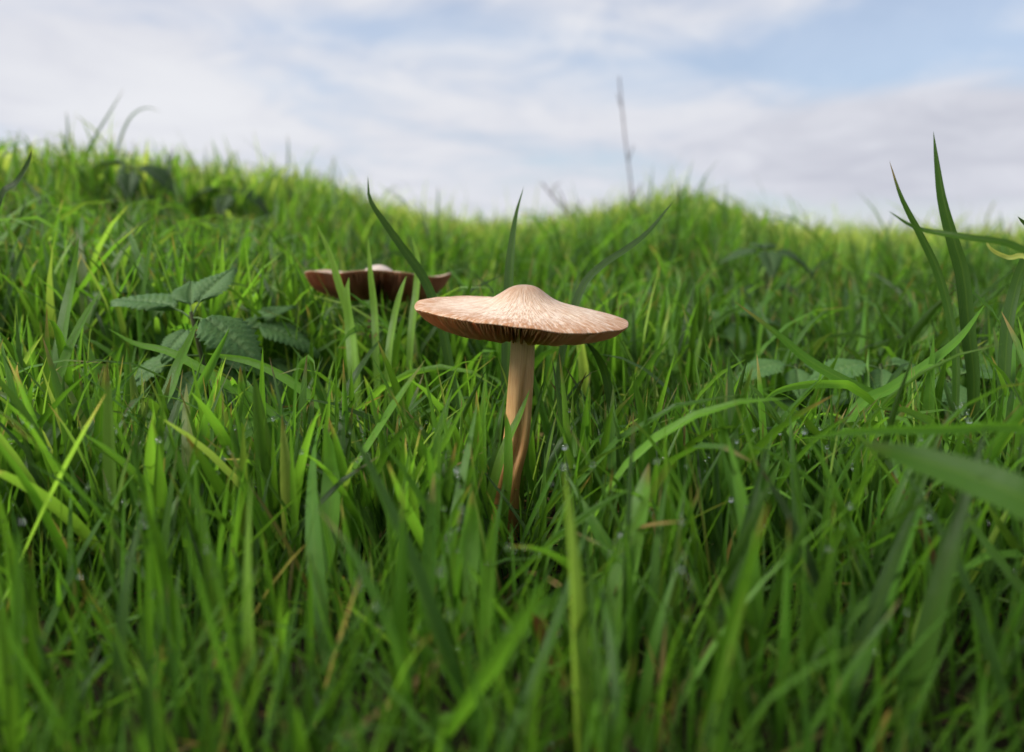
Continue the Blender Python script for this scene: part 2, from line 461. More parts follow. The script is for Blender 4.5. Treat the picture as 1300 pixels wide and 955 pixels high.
# ------------------------------------------------------------------ mushrooms
def cap_material(name, pale, fibre, umbo):
    m, n = mat(name)
    tc = n.node('ShaderNodeTexCoord').outputs['Object']
    s = n.node('ShaderNodeSeparateXYZ', ins={0: tc})
    x, y, z = s.outputs
    rad = n.math('SQRT', n.math('ADD', n.math('MULTIPLY', x, x), n.math('MULTIPLY', y, y)))
    ang = n.math('ARCTAN2', y, x)
    rr = n.math('MAXIMUM', rad, 0.0015)
    ux = n.math('DIVIDE', x, rr); uy = n.math('DIVIDE', y, rr)
    v1 = n.node('ShaderNodeCombineXYZ', ins={0: n.math('MULTIPLY', ux, 26.0), 1: n.math('MULTIPLY', uy, 26.0), 2: n.math('MULTIPLY', rad, 110.0)})
    f1 = n.noise(v1, 1.6, 5, 0.65, 0.4)
    v2 = n.node('ShaderNodeCombineXYZ', ins={0: n.math('MULTIPLY', ux, 9.0), 1: n.math('MULTIPLY', uy, 9.0), 2: n.math('MULTIPLY', rad, 150.0)})
    f2 = n.noise(v2, 1.4, 4, 0.6, 0.8)
    blot = n.noise(tc, 60, 4, 0.6)
    edge = n.ss(rad, 0.030, 0.0495)
    k = n.math('ADD', n.math('MULTIPLY', f1, 0.65), n.math('MULTIPLY', f2, 0.35))
    fib = n.math('MULTIPLY', n.ss(k, n.math('MULTIPLY_ADD', edge, -0.14, 0.44), 0.58), n.math('MULTIPLY_ADD', edge, 0.36, 0.60))
    c = n.mix(n.ss(blot, 0.40, 0.68, 0.0, 0.35), pale, tuple(a * b for a, b in zip(pale, (0.86, 0.72, 0.58))))
    c = n.mix(fib, c, fibre)
    fleck = n.noise(tc, 900, 2, 0.5)
    c = n.mix(n.ss(fleck, 0.72, 0.78, 0.0, 0.75), c, (0.06, 0.035, 0.02))
    stain = n.noise(tc, 35, 3, 0.6, 1.5)
    c = n.mix(n.ss(stain, 0.55, 0.72, 0.0, 0.4), c, (0.46, 0.26, 0.13))
    um = n.math('MULTIPLY', n.ss(rad, 0.006, 0.017, 1.0, 0.0), n.math('MULTIPLY_ADD', f2, 1.0, 0.25))
    c = n.mix(um, c, umbo)
    bump = n.node('ShaderNodeBump', ins={'Height': k, 'Strength': 0.75, 'Distance': 0.0016})
    p = n.node('ShaderNodeBsdfPrincipled', ins={'Base Color': c, 'Roughness': 0.48, 'Specular IOR Level': 0.4, 'Normal': bump.outputs[0],
                                                'Subsurface Weight': 0.15, 'Subsurface Radius': (0.006, 0.003, 0.002), 'Subsurface Scale': 0.5})
    finish(n, p.outputs[0]); return m

def gill_material(name, c0, c1):
    m, n = mat(name)
    tc = n.node('ShaderNodeTexCoord').outputs['Object']
    f = n.noise(tc, 240, 3, 0.6)
    c = n.mix(f, c0, c1)
    p = n.node('ShaderNodeBsdfPrincipled', ins={'Base Color': c, 'Roughness': 0.7, 'Specular IOR Level': 0.25})
    t = n.node('ShaderNodeBsdfTranslucent', ins={'Color': n.mix(1.0, c, (1.25, 0.85, 0.6), 'MULTIPLY')})
    mx = n.node('ShaderNodeMixShader', ins={0: 0.30, 1: p.outputs[0], 2: t.outputs[0]})
    finish(n, mx.outputs[0]); return m

def stem_material(name, top, low):
    m, n = mat(name)
    tc = n.node('ShaderNodeTexCoord').outputs['UV']
    s = n.node('ShaderNodeSeparateXYZ', ins={0: tc})
    mp = n.node('ShaderNodeCombineXYZ', ins={0: n.math('MULTIPLY', s.outputs[0], 30.0), 1: n.math('MULTIPLY', s.outputs[1], 3.5), 2: 0.0})
    f = n.noise(mp, 1.5, 6, 0.65, 0.5)
    b = n.noise(n.node('ShaderNodeTexCoord').outputs['Object'], 90, 4, 0.6)
    g = n.math('ADD', s.outputs[1], n.math('MULTIPLY_ADD', b, 0.5, -0.25))
    c = n.mix(n.ss(g, 0.25, 0.85), low, top)
    c = n.mix(n.ss(f, 0.45, 0.7, 0.0, 0.6), c, tuple(x * k for x, k in zip(low, (0.75, 0.6, 0.5))))
    c = n.mix(n.ss(f, 0.35, 0.5, 0.35, 0.0), c, tuple(min(0.8, x * 1.2) for x in top))
    bump = n.node('ShaderNodeBump', ins={'Height': f, 'Strength': 0.4, 'Distance': 0.001})
    p = n.node('ShaderNodeBsdfPrincipled', ins={'Base Color': c, 'Roughness': 0.5, 'Specular IOR Level': 0.4, 'Normal': bump.outputs[0],
                                                'Subsurface Weight': 0.15, 'Subsurface Radius': (0.005, 0.003, 0.001), 'Subsurface Scale': 0.4})
    finish(n, p.outputs[0]); return m

def build_cap(parent, top_prof, gill_prof, flesh, rim_r, rim_dz, asym, mats, n_gill, mtx, seed):
    """profiles: lists of (r, z) in mm with r from 0 to 50; rim_r(phi) scales r, rim_dz(phi, q) adds z (mm)"""
    rnd = random.Random(seed)
    tr = np.array([a for a, _ in top_prof], float); tz = np.array([b for _, b in top_prof], float)
    gr = np.array([a for a, _ in gill_prof], float); ggz = np.array([b for _, b in gill_prof], float)
    NA = 240
    def smooth_interp(r, xs, ys):
        return np.interp(r, xs, ys)
    def surf(r, phi, z):
        q = r / 50.0
        k = rim_r(phi); rad = r * (1 + (k - 1) * q ** 3)
        return (rad * math.cos(phi) / 1000, rad * math.sin(phi) / 1000, (z + rim_dz(phi, q) + asym(phi, q)) / 1000)
    # spline-smoothed top profile
    fine_r = np.linspace(0, 50, 200)
    fz = np.interp(fine_r, tr, tz)
    for _ in range(60):
        fz[1:-1] = 0.25 * fz[:-2] + 0.5 * fz[1:-1] + 0.25 * fz[2:]
        fz[0] = fz[1]
    zt = lambda r: float(np.interp(r, fine_r, fz))
    rings = [0.6, 2, 3.5, 5, 7, 9, 11, 13, 15, 18, 21, 25, 29, 33, 37, 41, 44, 46.5, 48.5, 49.6, 50.0]
    V, F = [], []
    prof = [(r, zt(r)) for r in rings]
    prof += [(49.9, zt(50) - 0.5), (49.0, zt(49) - 0.95)] + [(r, zt(r) - 0.95 - flesh * (1 - r / 50.0)) for r in (47, 44, 40, 34, 27, 20, 13, 7, 4)]
    for r, z in prof:
        for k in range(NA):
            V.append(surf(r, 2 * math.pi * k / NA, z))
    for i in range(len(prof) - 1):
        for k in range(NA):
            k2 = (k + 1) % NA
            F.append((i * NA + k, (i + 1) * NA + k, (i + 1) * NA + k2, i * NA + k2))
    V.append(surf(0, 0, zt(0))); c = len(V) - 1
    for k in range(0, NA, 2):
        F.append((c, k, (k + 1) % NA, (k + 2) % NA))
    me = np_mesh("cap", np.array(V), np.array(F))
    co = link("cap", me, mats[0], parent)
    co.matrix_local = mtx
    # gills: thin wedge fins between the flesh and the free edge
    GV, GF = [], []
    zg = lambda r: float(np.interp(r, gr, ggz))
    def under(r): return zt(r) - 0.8 - flesh * (1 - r / 50.0)
    for g in range(n_gill):
        ph = 2 * math.pi * (g + rnd.uniform(-0.22, 0.22)) / n_gill
        short = (g % 2 == 1)
        r0 = rnd.uniform(18, 36) if short else 6.0
        st = np.linspace(r0, 49.7, 12 if not short else 9)
        base = len(GV)
        wob = rnd.uniform(-0.006, 0.006); sc = rnd.uniform(0.88, 1.0) * (0.9 if short else 1)
        ln = rnd.uniform(-0.012, 0.012)
        for r in st:
            u = under(r); b = u + min(0.0, zg(r) - u) * sc * (min(1, (r - r0) / 6 + 0.1) if short else 1)
            wv = wob * math.sin(r * 0.4)
            dth = 0.22 / r
            GV.append(surf(r, ph + wv - dth, u)); GV.append(surf(r, ph + wv + ln, b)); GV.append(surf(r, ph + wv + dth, u))
        for i in range(len(st) - 1):
            a = base + i * 3
            GF.append((a, a + 1, a + 4, a + 3)); GF.append((a + 1, a + 2, a + 5, a + 4))
    gm = np_mesh("gills", np.array(GV), np.array(GF), smooth=False)
    go = link("gills", gm, mats[1], co)
    tag(go, kind='stuff')
    return co

def build_stem(parent, path, rad, groove, m, ell=1.0, sides=36, steps=48):
    """path of world points from base to top relative to parent"""
    pts = catmull(path, steps)
    V, U = [], []
    for i in range(steps + 1):
        t = pts[min(i + 1, steps)] - pts[max(i - 1, 0)]; t /= np.linalg.norm(t)
        a = np.cross(t, (0, 1, 0)); a /= np.linalg.norm(a)      # roughly -x / x
        b = np.cross(a, t)
        q = i / steps
        r = float(np.interp(q, [x for x, _ in rad], [y for _, y in rad]))
        for k in range(sides):
            ph = 2 * math.pi * k / sides
            g = groove(ph, q)
            rr = r * (1 - g) * (1 + 0.03 * math.sin(3 * ph + 5 * q) + 0.02 * math.sin(7 * ph - 3 * q))
            V.append(pts[i] + a * rr * math.cos(ph) + b * rr * ell * math.sin(ph))
            U.append((abs(2 * k / sides - 1), q))
    Q = []
    for i in range(steps):
        for k in range(sides):
            k2 = (k + 1) % sides
            Q.append((i * sides + k, i * sides + k2, (i + 1) * sides + k2, (i + 1) * sides + k))
    me = np_mesh("stem", np.array(V), np.array(Q), np.array(U))
    return link("stem", me, m, parent)

CAP_M = cap_material("mushroom_cap_skin", (0.75, 0.61, 0.48), (0.38, 0.16, 0.05), (0.38, 0.21, 0.11))
GILL_M = gill_material("mushroom_gills", (0.68, 0.33, 0.15), (0.78, 0.46, 0.25))
STEM_M = stem_material("mushroom_stem_skin", (0.54, 0.355, 0.15), (0.48, 0.235, 0.075))

# main mushroom
cc = P(662, 396, DM)
bx, by = P(640, 690, DM).x, cc.y - 0.006
base = Vector((bx, by, gz(bx, by) - 0.004))
mm = empty("mushroom", base)
tag(mm, "large open mushroom with broad pale tan cap and raised centre, standing tall in front", "mushroom", "mushrooms in the grass")
top_prof = [(0, 12.8), (3, 12.7), (6, 11.9), (9, 10.0), (12, 7.7), (16, 5.4), (22, 3.7), (30, 2.4), (38, 1.5), (45, 0.7), (48.5, 0.15), (50, -0.5)]
gill_prof = [(6, -4.5), (9, -7.0), (15, -9.6), (22, -10.9), (30, -10.9), (37, -9.6), (43, -7.3), (47, -4.6), (49, -2.4), (50, -1.0)]
def _nick(p, c, w): return math.exp(-(((p - c + math.pi) % (2 * math.pi) - math.pi) / w) ** 2)
def rim_r1(p): return 1 - 0.035 * _nick(p, 4.25, 0.035) - 0.03 * _nick(p, 5.35, 0.05) - 0.045 * _nick(p, 3.6, 0.03) + 0.010 * math.sin(2 * p + 0.6) + 0.007 * math.sin(5 * p + 2) + 0.004 * math.sin(11 * p)
def rim_dz1(p, q): return q ** 4 * (0.55 * math.sin(3 * p + 1.0) + 0.3 * math.sin(7 * p) + 0.12 * math.sin(17 * p + 1))
def asym1(p, q): return 1.6 * math.cos(p) * math.sin(math.pi * min(q * 1.05, 1)) * 0.9
cm = Matrix.Translation(cc - base) @ Matrix.Rotation(R(5.6), 4, 'Y') @ Matrix.Rotation(R(3.6), 4, 'X')
build_cap(mm, top_prof, gill_prof, 2.2, rim_r1, rim_dz1, asym1, (CAP_M, GILL_M), 280, cm, 3)
sp = [base, P(643, 615, DM - 0.003), P(655, 560, DM), P(660, 500, DM), P(663, 445, DM), P(663, 412, DM)]
sp = [np.array(v - base) for v in sp]
def groove1(p, q):
    # a furrow that spirals along the front right of the stem (front is -y, i.e. angle near 3pi/2 or pi/2)
    c = 1.5 * math.pi - 0.80 + 0.95 * (1 - q)
    d = (p - c + math.pi) % (2 * math.pi) - math.pi
    a = 0.60 * math.exp(-(d / 0.26) ** 2) * min(1, max(0, (0.86 - q) / 0.25)) * min(1, q / 0.15 + 0.2)
    c2 = 0.5 * math.pi + 0.75 - 0.9 * (1 - q)
    d2 = (p - c2 + math.pi) % (2 * math.pi) - math.pi
    return a + 0.42 * math.exp(-(d2 / 0.30) ** 2) * min(1, max(0, (0.86 - q) / 0.25))
build_stem(mm, sp, [(0, 0.0068), (0.25, 0.0062), (0.6, 0.0060), (0.85, 0.0056), (1, 0.0060)], groove1, STEM_M)

# second mushroom: upturned, darker, in the grass behind
DS = 0.56
c2 = P(481, 352, DS)
b2 = Vector((c2.x - 0.004, c2.y, gz(c2.x, c2.y) - 0.004))
m2 = empty("mushroom", b2)
tag(m2, "smaller looking brown mushroom with wavy upturned cap half hidden in grass behind", "mushroom", "mushrooms in the grass")
CAP2_M = cap_material("upturned_cap_skin", (0.62, 0.52, 0.45), (0.36, 0.20, 0.11), (0.58, 0.48, 0.42))
GILL2_M = gill_material("dark_gills", (0.38, 0.16, 0.085), (0.54, 0.26, 0.14))
tp2 = [(0, 9.0), (5, 8.0), (10, 4.6), (16, 0.6), (24, -1.2), (32, -1.0), (40, 0.6), (46, 2.0), (50, 2.9)]
gp2 = [(6, -12.0), (12, -14.5), (20, -17.0), (28, -16.0), (36, -13.5), (43, -9.6), (47, -5.4), (50, 2.0)]
def rim_r2(p):
    d = (p - (1.5 * math.pi - 0.5) + math.pi) % (2 * math.pi) - math.pi
    d3 = (p - (1.5 * math.pi + 0.35) + math.pi) % (2 * math.pi) - math.pi
    return 1 + 0.025 * math.sin(2 * p + 0.2) - 0.20 * math.exp(-(d / 0.10) ** 2) - 0.14 * math.exp(-(d3 / 0.12) ** 2) + 0.01 * math.sin(9 * p)
def rim_dz2(p, q):
    d = (p - (1.5 * math.pi - 0.5) + math.pi) % (2 * math.pi) - math.pi
    return q ** 3 * (1.3 * math.sin(3 * p + 0.5) + 0.8 * math.sin(5 * p + 1) - 2.5 * math.exp(-(d / 0.28) ** 2))
cm2 = Matrix.Translation(c2 - b2) @ Matrix.Rotation(R(1.6), 4, 'Y') @ Matrix.Rotation(R(-2.4), 4, 'X')
build_cap(m2, tp2, gp2, 3.0, rim_r2, rim_dz2, lambda p, q: 0.0, (CAP2_M, GILL2_M), 260, cm2, 8)
sp2 = [np.array(v - b2) for v in (b2, P(476, 430, DS), P(480, 395, DS), P(481, 362, DS))]
STEM2_M = stem_material("dark_stem_skin", (0.20, 0.085, 0.045), (0.16, 0.07, 0.035))
build_stem(m2, sp2, [(0, 0.007), (0.5, 0.0055), (1, 0.006)], lambda p, q: 0.0, STEM2_M)

# ------------------------------------------------------------------ single standout grass blades
def single_blade(pts, width, label, hue=0.4, val=0.5, dead=0.0, roll=0.0, roll2=None, fold=0.16, group=None, cat="grass blade",
                 name="grass_blade", steps=22, root=None, prof=None):
    """pts: (px, py, depth) from the tip down to the lowest visible point; it then runs on into the ground"""
    w_ = [P(*q) for q in pts]
    last = w_[-1]
    dirv = (w_[-1] - w_[-2])
    if root is not None:
        rx, ry = root
    else:
        h = last.z - gz(last.x, last.y)
        k = min(1.0, max(0.0, h) / max(0.01, abs(dirv.z))) if dirv.z < -0.002 else 0.4
        k = min(k, 0.8)
        rx, ry = last.x + dirv.x * k * 0.6, last.y + dirv.y * k * 0.6
    gp = Vector((rx, ry, gz(rx, ry) - 0.003))
    if last.z - gp.z > 0.012: w_.append(gp)
    w_.reverse()
    o = w_[0].copy()
    c = catmull([np.array(q - o) for q in w_], steps)
    n = len(c)
    V, U, Cc = [], [], []
    for i in range(n):
        s = i / (n - 1)
        t = c[min(i + 1, n - 1)] - c[max(i - 1, 0)]; t /= np.linalg.norm(t) + 1e-9
        view = c[i] + np.array(o) - np.array(CAM); view /= np.linalg.norm(view)
        ref = -view + np.array((0, 0, 0.35)); ref -= t * ref.dot(t); ref /= np.linalg.norm(ref)
        sd = np.cross(t, ref)
        rl = roll + ((roll2 if roll2 is not None else roll) - roll) * s
        sdr = sd * math.cos(rl) + ref * math.sin(rl); nrm = -sd * math.sin(rl) + ref * math.cos(rl)
        pf = (0.6 + 0.4 * min(1, s / 0.3)) * max(0.0, 1 - max(0.0, (s - 0.40) / 0.60) ** 2.1) ** 0.9 + 0.015
        hw = width * 0.5 * pf
        for j, uu in enumerate((0, 0.25, 0.5, 0.75, 1.0)):
            q = 2 * uu - 1
            V.append(c[i] + sdr * hw * q - nrm * width * pf * fold * (1 - abs(q) ** 1.3))
            U.append((uu, s)); Cc.append((hue, val, dead, 1))
    Q = []
    for i in range(n - 1):
        for j in range(4):
            a = i * 5 + j; Q.append((a, a + 1, a + 6, a + 5))
    me = np_mesh(name, np.array(V), np.array(Q), np.array(U), np.array(Cc))
    ob = link(name, me, GRASS, None, o)
    return tag(ob, label, cat, group)

GB = "grass blades that stand out"
def gb(*a, **k): return single_blade(*a, group=GB, **k)
B = DM + 0.055
gb([(467, 224, B), (470, 254, B), (489, 284, B), (514, 319, B), (537, 352, B), (556, 398, B), (570, 460, B), (580, 530, B)], 0.0060,
   "dark green blade arching left from behind the front cap over the brown mushroom", hue=0.08, val=0.2, roll=0.5, roll2=0.9)
gb([(665, 237, B), (656, 268, B), (650, 305, B), (646, 350, B), (644, 420, B), (642, 520, B)], 0.0068,
   "dark blade rising straight up behind the centre of the front cap", hue=0.08, val=0.3, roll=0.2, roll2=1.2, fold=0.25)
gb([(856, 254, B), (824, 293, B), (795, 316, B), (765, 336, B), (738, 366, B), (715, 440, B), (706, 520, B)], 0.0058,
   "dark blade slanting up to the right from behind the front cap", hue=0.06, val=0.2, roll=0.9, roll2=0.3)
DR = 0.40
gb([(1129, 204, DR), (1144, 250, DR), (1167, 296, DR), (1190, 345, DR), (1206, 405, DR), (1214, 480, DR)], 0.0048,
   "slender blade with a thin curved tip against the sky at right, the shorter of two", hue=0.12, val=0.35, roll=0.5, roll2=1.0)
gb([(1185, 167, DR), (1189, 205, DR), (1196, 255, DR), (1210, 308, DR), (1222, 352, DR), (1230, 430, DR), (1236, 500, DR)], 0.0072,
   "tallest blade against the sky at right, broad below and pinched midway", hue=0.08, val=0.25, roll=0.1, roll2=1.05, fold=0.2)
gb([(1128, 268, 0.30), (1165, 290, 0.30), (1225, 301, 0.29), (1300, 318, 0.28), (1390, 400, 0.27)], 0.0024,
   "blurred blade lying level below the skyline at the right edge, pointing left", hue=0.3, val=0.3, roll=0.5)
gb([(1249, 298, 0.33), (1258, 316, 0.33), (1280, 327, 0.33), (1310, 332, 0.32), (1370, 420, 0.32)], 0.0022,
   "thin yellowish blade with hooked tip at the right edge", hue=0.95, val=0.8, dead=0.3, roll=0.8)
gb([(1292, 275, 0.36), (1310, 300, 0.36), (1290, 360, 0.37), (1278, 420, 0.37), (1272, 520, 0.37)], 0.0060,
   "dark blade bent over at the right edge beside the tallest blade", hue=0.1, val=0.2, roll=0.5)
gb([(933, 383, 0.41), (988, 425, 0.405), (1030, 460, 0.40), (1092, 494, 0.39), (1144, 518, 0.385), (1202, 558, 0.38)], 0.0056,
   "long straight blade lying across the grass from the nettles to the lower right", hue=0.3, val=0.75, roll=0.9, roll2=0.2)
gb([(962, 518, 0.36), (985, 498, 0.36), (1020, 489, 0.36), (1060, 488, 0.36), (1085, 494, 0.365), (1120, 540, 0.37)], 0.0042,
   "pale thin blade arched low under the long lying blade at right", hue=0.5, val=0.9, roll=1.0, roll2=0.6)
gb([(1250, 387, 0.38), (1217, 430, 0.38), (1175, 464, 0.38), (1134, 491, 0.38), (1078, 533, 0.375)], 0.0056,
   "pale blade leaning up to the right across the long lying blade", hue=0.45, val=0.9, roll=0.2)
gb([(1015, 561, 0.24), (1060, 551, 0.235), (1120, 547, 0.23), (1200, 546, 0.225), (1310, 549, 0.22), (1420, 640, 0.21)], 0.0032,
   "pale blurred blade running level in from the right edge, above the broad one", hue=0.35, val=1.0, roll=0.9)
gb([(1095, 563, 0.205), (1150, 578, 0.20), (1230, 604, 0.19), (1310, 640, 0.18), (1420, 730, 0.17)], 0.0088,
   "broad blurred dark blade pointing left from the right edge, nearest the lens", hue=0.2, val=0.45, roll=0.4)
gb([(766, 726, 0.27), (730, 743, 0.265), (695, 768, 0.26), (662, 805, 0.25), (642, 850, 0.245)], 0.0066,
   "light blade tilting up to the right in the blurred grass below the stem", hue=0.5, val=0.9, roll=0.5)
gb([(676, 778, 0.235), (690, 805, 0.235), (704, 838, 0.235), (714, 872, 0.235)], 0.0052,
   "tan dead blade in the blurred foreground below the stem", hue=0.9, val=0.55, dead=1.0, roll=0.2, name="dead_grass_blade")
gb([(824, 588, 0.265), (812, 640, 0.26), (795, 710, 0.255), (778, 790, 0.25), (768, 860, 0.25)], 0.0085,
   "broad upright blurred blade in the foreground, right of the stem", hue=0.62, val=0.7, roll=0.15)
gb([(600, 622, 0.26), (598, 670, 0.26), (590, 740, 0.255), (584, 820, 0.25)], 0.0080,
   "broad upright blurred blade in the foreground, just left of the stem", hue=0.62, val=0.75, roll=-0.2)
gb([(137, 417, 0.40), (171, 436, 0.40), (213, 446, 0.395), (255, 468, 0.39), (303, 497, 0.385), (343, 522, 0.38), (385, 560, 0.375)], 0.0050,
   "long blade arched over in front of the nettle at left, tip pointing left", hue=0.62, val=0.85, roll=0.9, roll2=0.6)
gb([(262, 449, 0.40), (285, 453, 0.40), (320, 460, 0.395), (358, 478, 0.39), (392, 502, 0.385), (420, 530, 0.38), (440, 570, 0.375)], 0.0056,
   "second arched blade right of the nettle at left, beside the longer arched one", hue=0.55, val=0.85, roll=0.8, roll2=0.9)
gb([(252, 405, 0.38), (240, 432, 0.38), (224, 466, 0.38), (213, 497, 0.375), (184, 546, 0.37), (165, 590, 0.37)], 0.0058,
   "upright blade crossing in front of the nettle at left, leaning right", hue=0.60, val=0.6, roll=0.3)
gb([(292, 416, 0.385), (275, 450, 0.38), (255, 490, 0.375), (243, 520, 0.37), (228, 565, 0.37), (208, 602, 0.365)], 0.0056,
   "pale blade leaning right below the right-hand leaf of the nettle at left", hue=0.4, val=0.95, roll=-0.3)
gb([(305, 465, 0.37), (307, 495, 0.37), (314, 525, 0.37), (321, 560, 0.365), (326, 610, 0.36)], 0.0062,
   "short upright bright blade among the arched blades right of the left nettle", hue=0.62, val=0.7, roll=0.2, fold=0.25)
gb([(673, 494, DM - 0.012), (659, 528, DM - 0.014), (641, 566, DM - 0.016), (627, 612, DM - 0.018), (618, 660, DM - 0.018)], 0.0045,
   "narrow blade crossing the front of the tall stem on a slant", hue=0.66, val=0.8, roll=0.3, fold=0.22)
gb([(641, 522, DM - 0.02), (645, 550, DM - 0.02), (645, 600, DM - 0.022), (640, 650, DM - 0.022)], 0.0048,
   "upright blade with sharp tip standing in front of the tall stem", hue=0.62, val=0.75, roll=0.5, fold=0.2)
gb([(743, 433, DM - 0.005), (757, 450, DM - 0.004), (768, 474, DM), (775, 510, DM), (780, 560, DM)], 0.0050,
   "dark blade bent down from under the right side of the front cap", hue=0.12, val=0.2, roll=0.7)
gb([(737, 512, 0.36), (742, 560, 0.36), (736, 600, 0.36), (725, 640, 0.355), (716, 690, 0.35)], 0.0048,
   "pale upright blade with dew right of the stem", hue=0.4, val=0.9, roll=0.2)
gb([(547, 517, 0.34), (555, 550, 0.34), (566, 585, 0.34), (590, 615, 0.335)], 0.0052,
   "blade leaning right toward the foot of the stem from the left", hue=0.5, val=0.85, roll=0.3)
gb([(575, 528, 0.32), (556, 560, 0.32), (530, 620, 0.315), (505, 680, 0.31), (490, 720, 0.31)], 0.0075,
   "broad pale blade sloping up to the right, left of the stem", hue=0.58, val=0.9, roll=0.1)
gb([(413, 540, 0.30), (420, 590, 0.30), (418, 650, 0.295), (410, 720, 0.29), (405, 790, 0.28)], 0.0078,
   "broad pale upright blade low left of the stem", hue=0.55, val=0.9, roll=0.2)
gb([(0, 250, 0.30), (20, 232, 0.30), (36, 205, 0.30), (40, 190, 0.30)][::-1] + [(-20, 330, 0.3), (-30, 450, 0.3)], 0.0026,
   "thin dark blade curving up at the left edge under the skyline", hue=0.1, val=0.1, roll=0.4)
gb([(128, 370, 0.40), (108, 400, 0.40), (84, 450, 0.395), (66, 510, 0.39), (58, 570, 0.385)], 0.0050,
   "slim upright blade at far left beside the nettle", hue=0.6, val=0.6, roll=0.3)
gb([(100, 300, 0.42), (92, 350, 0.42), (80, 410, 0.41), (72, 480, 0.40), (70, 540, 0.40)], 0.0062,
   "tall blade at far left reaching higher than its neighbours", hue=0.6, val=0.5, roll=0.4)
for (pts, wd, lab) in (([(402, 285, 0.47), (418, 320, 0.47), (430, 360, 0.47), (442, 400, 0.47), (452, 470, 0.46)], 0.0050, "bright blade slanting across the left end of the brown upturned cap"),
                       ([(467, 300, 0.48), (470, 345, 0.48), (475, 395, 0.48), (478, 470, 0.47)], 0.0044, "thin bright upright blade before the middle of the brown upturned cap"),
                       ([(516, 350, 0.47), (508, 372, 0.47), (499, 410, 0.47), (492, 470, 0.46)], 0.0042, "short bright blade before the right half of the brown upturned cap, leaning right"),
                       ([(523, 300, 0.49), (530, 330, 0.49), (528, 370, 0.49), (520, 450, 0.48)], 0.0044, "pale blade at the right end of the brown upturned cap"),
                       ([(443, 352, 0.46), (440, 378, 0.46), (444, 420, 0.46), (448, 480, 0.45)], 0.0058, "broad short pale blade below the left half of the brown upturned cap")):
    gb(pts, wd, lab, hue=0.72, val=0.8, roll=0.3)
# tall, very blurred blades on the left skyline
for (pts, lab) in (([(158, 112, 1.05), (138, 145, 1.05), (120, 175, 1.05), (100, 215, 1.05)], "blurred tall blade leaning right on the left skyline, the straightest"),
                   ([(205, 142, 1.1), (185, 137, 1.1), (165, 150, 1.1), (150, 185, 1.1), (146, 215, 1.1)], "blurred blade nodding to the right on the left skyline"),
                   ([(84, 140, 1.1), (86, 165, 1.1), (84, 200, 1.1)], "short upright blurred blade on the left skyline"),
                   ([(365, 170, 1.3), (366, 195, 1.3), (364, 230, 1.3)], "upright blurred blade where the left bank falls away"),
                   ([(556, 235, 1.2), (556, 258, 1.2), (554, 300, 1.2)], "thin upright blurred blade on the dip in the skyline, left of centre")):
    gb(pts, 0.0032, lab, hue=0.3, val=0.4, roll=0.3)
for (pts, wd, lab) in (([(437, 728, 0.31), (433, 750, 0.31), (430, 770, 0.31)], 0.0026, "small rust brown dead blade among blades low left of the stem"),
                       ([(692, 690, 0.33), (693, 712, 0.33), (692, 735, 0.33)], 0.0026, "small orange dead blade just below the foot of the stem"),
                       ([(838, 662, 0.33), (826, 672, 0.33), (812, 690, 0.33)], 0.0028, "small yellow dead blade right of the broad foreground blade"),
                       ([(560, 600, 0.35), (566, 628, 0.35), (572, 655, 0.35)], 0.0022, "thin straw coloured dead blade left of the foot of the stem")):
    single_blade(pts, wd, lab, hue=1.0, val=random.choice((0.02, 0.16, 0.3)), dead=1.0, roll=0.5, group="dead grass blades", cat="dead grass blade", name="dead_grass_blade", steps=10)

# ------------------------------------------------------------------ nettles
def nettle_material(name="nettle_leaf", tone=1.0):
    m, n = mat(name)
    at = n.node('ShaderNodeAttribute', attribute_name='blade')
    s = n.node('ShaderNodeSeparateColor', ins={0: at.outputs['Color']})
    vein, qu, lat = s.outputs
    pos = n.node('ShaderNodeTexCoord').outputs['Object']
    f = n.noise(pos, 3.5, 4); f2 = n.noise(pos, 30, 4, 0.6)
    c = n.ramp(f, [(0.3, (0.045, 0.125, 0.030)), (0.7, (0.080, 0.175, 0.040))])
    c = n.mix(n.math('MULTIPLY', vein, 0.75), c, (0.16, 0.26, 0.09))
    c = n.mix(n.ss(f2, 0.5, 0.75, 0.0, 0.4), c, (0.12, 0.21, 0.05))
    c = n.mix(1.0, c, (tone, tone, tone), 'MULTIPLY')
    bump = n.node('ShaderNodeBump', ins={'Height': f2, 'Strength': 0.3, 'Distance': 0.02})
    p = n.node('ShaderNodeBsdfPrincipled', ins={'Base Color': c, 'Roughness': 0.55, 'Specular IOR Level': 0.28, 'Normal': bump.outputs[0]})
    t = n.node('ShaderNodeBsdfTranslucent', ins={'Color': n.mix(1.0, c, (1.6, 1.5, 0.7), 'MULTIPLY')})
    mx = n.node('ShaderNodeMixShader', ins={0: 0.30, 1: p.outputs[0], 2: t.outputs[0]})
    finish(n, mx.outputs[0]); return m
NETTLE = nettle_material(tone=1.0)
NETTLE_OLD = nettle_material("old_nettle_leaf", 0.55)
m_, n_ = mat("nettle_stem")
finish(n_, n_.node('ShaderNodeBsdfPrincipled', ins={'Base Color': n_.ramp(n_.noise(n_.node('ShaderNodeTexCoord').outputs['Object'], 60, 3), [(0.3, (0.06, 0.09, 0.03)), (0.7, (0.11, 0.10, 0.04))]), 'Roughness': 0.6}).outputs[0])
NSTEM = m_

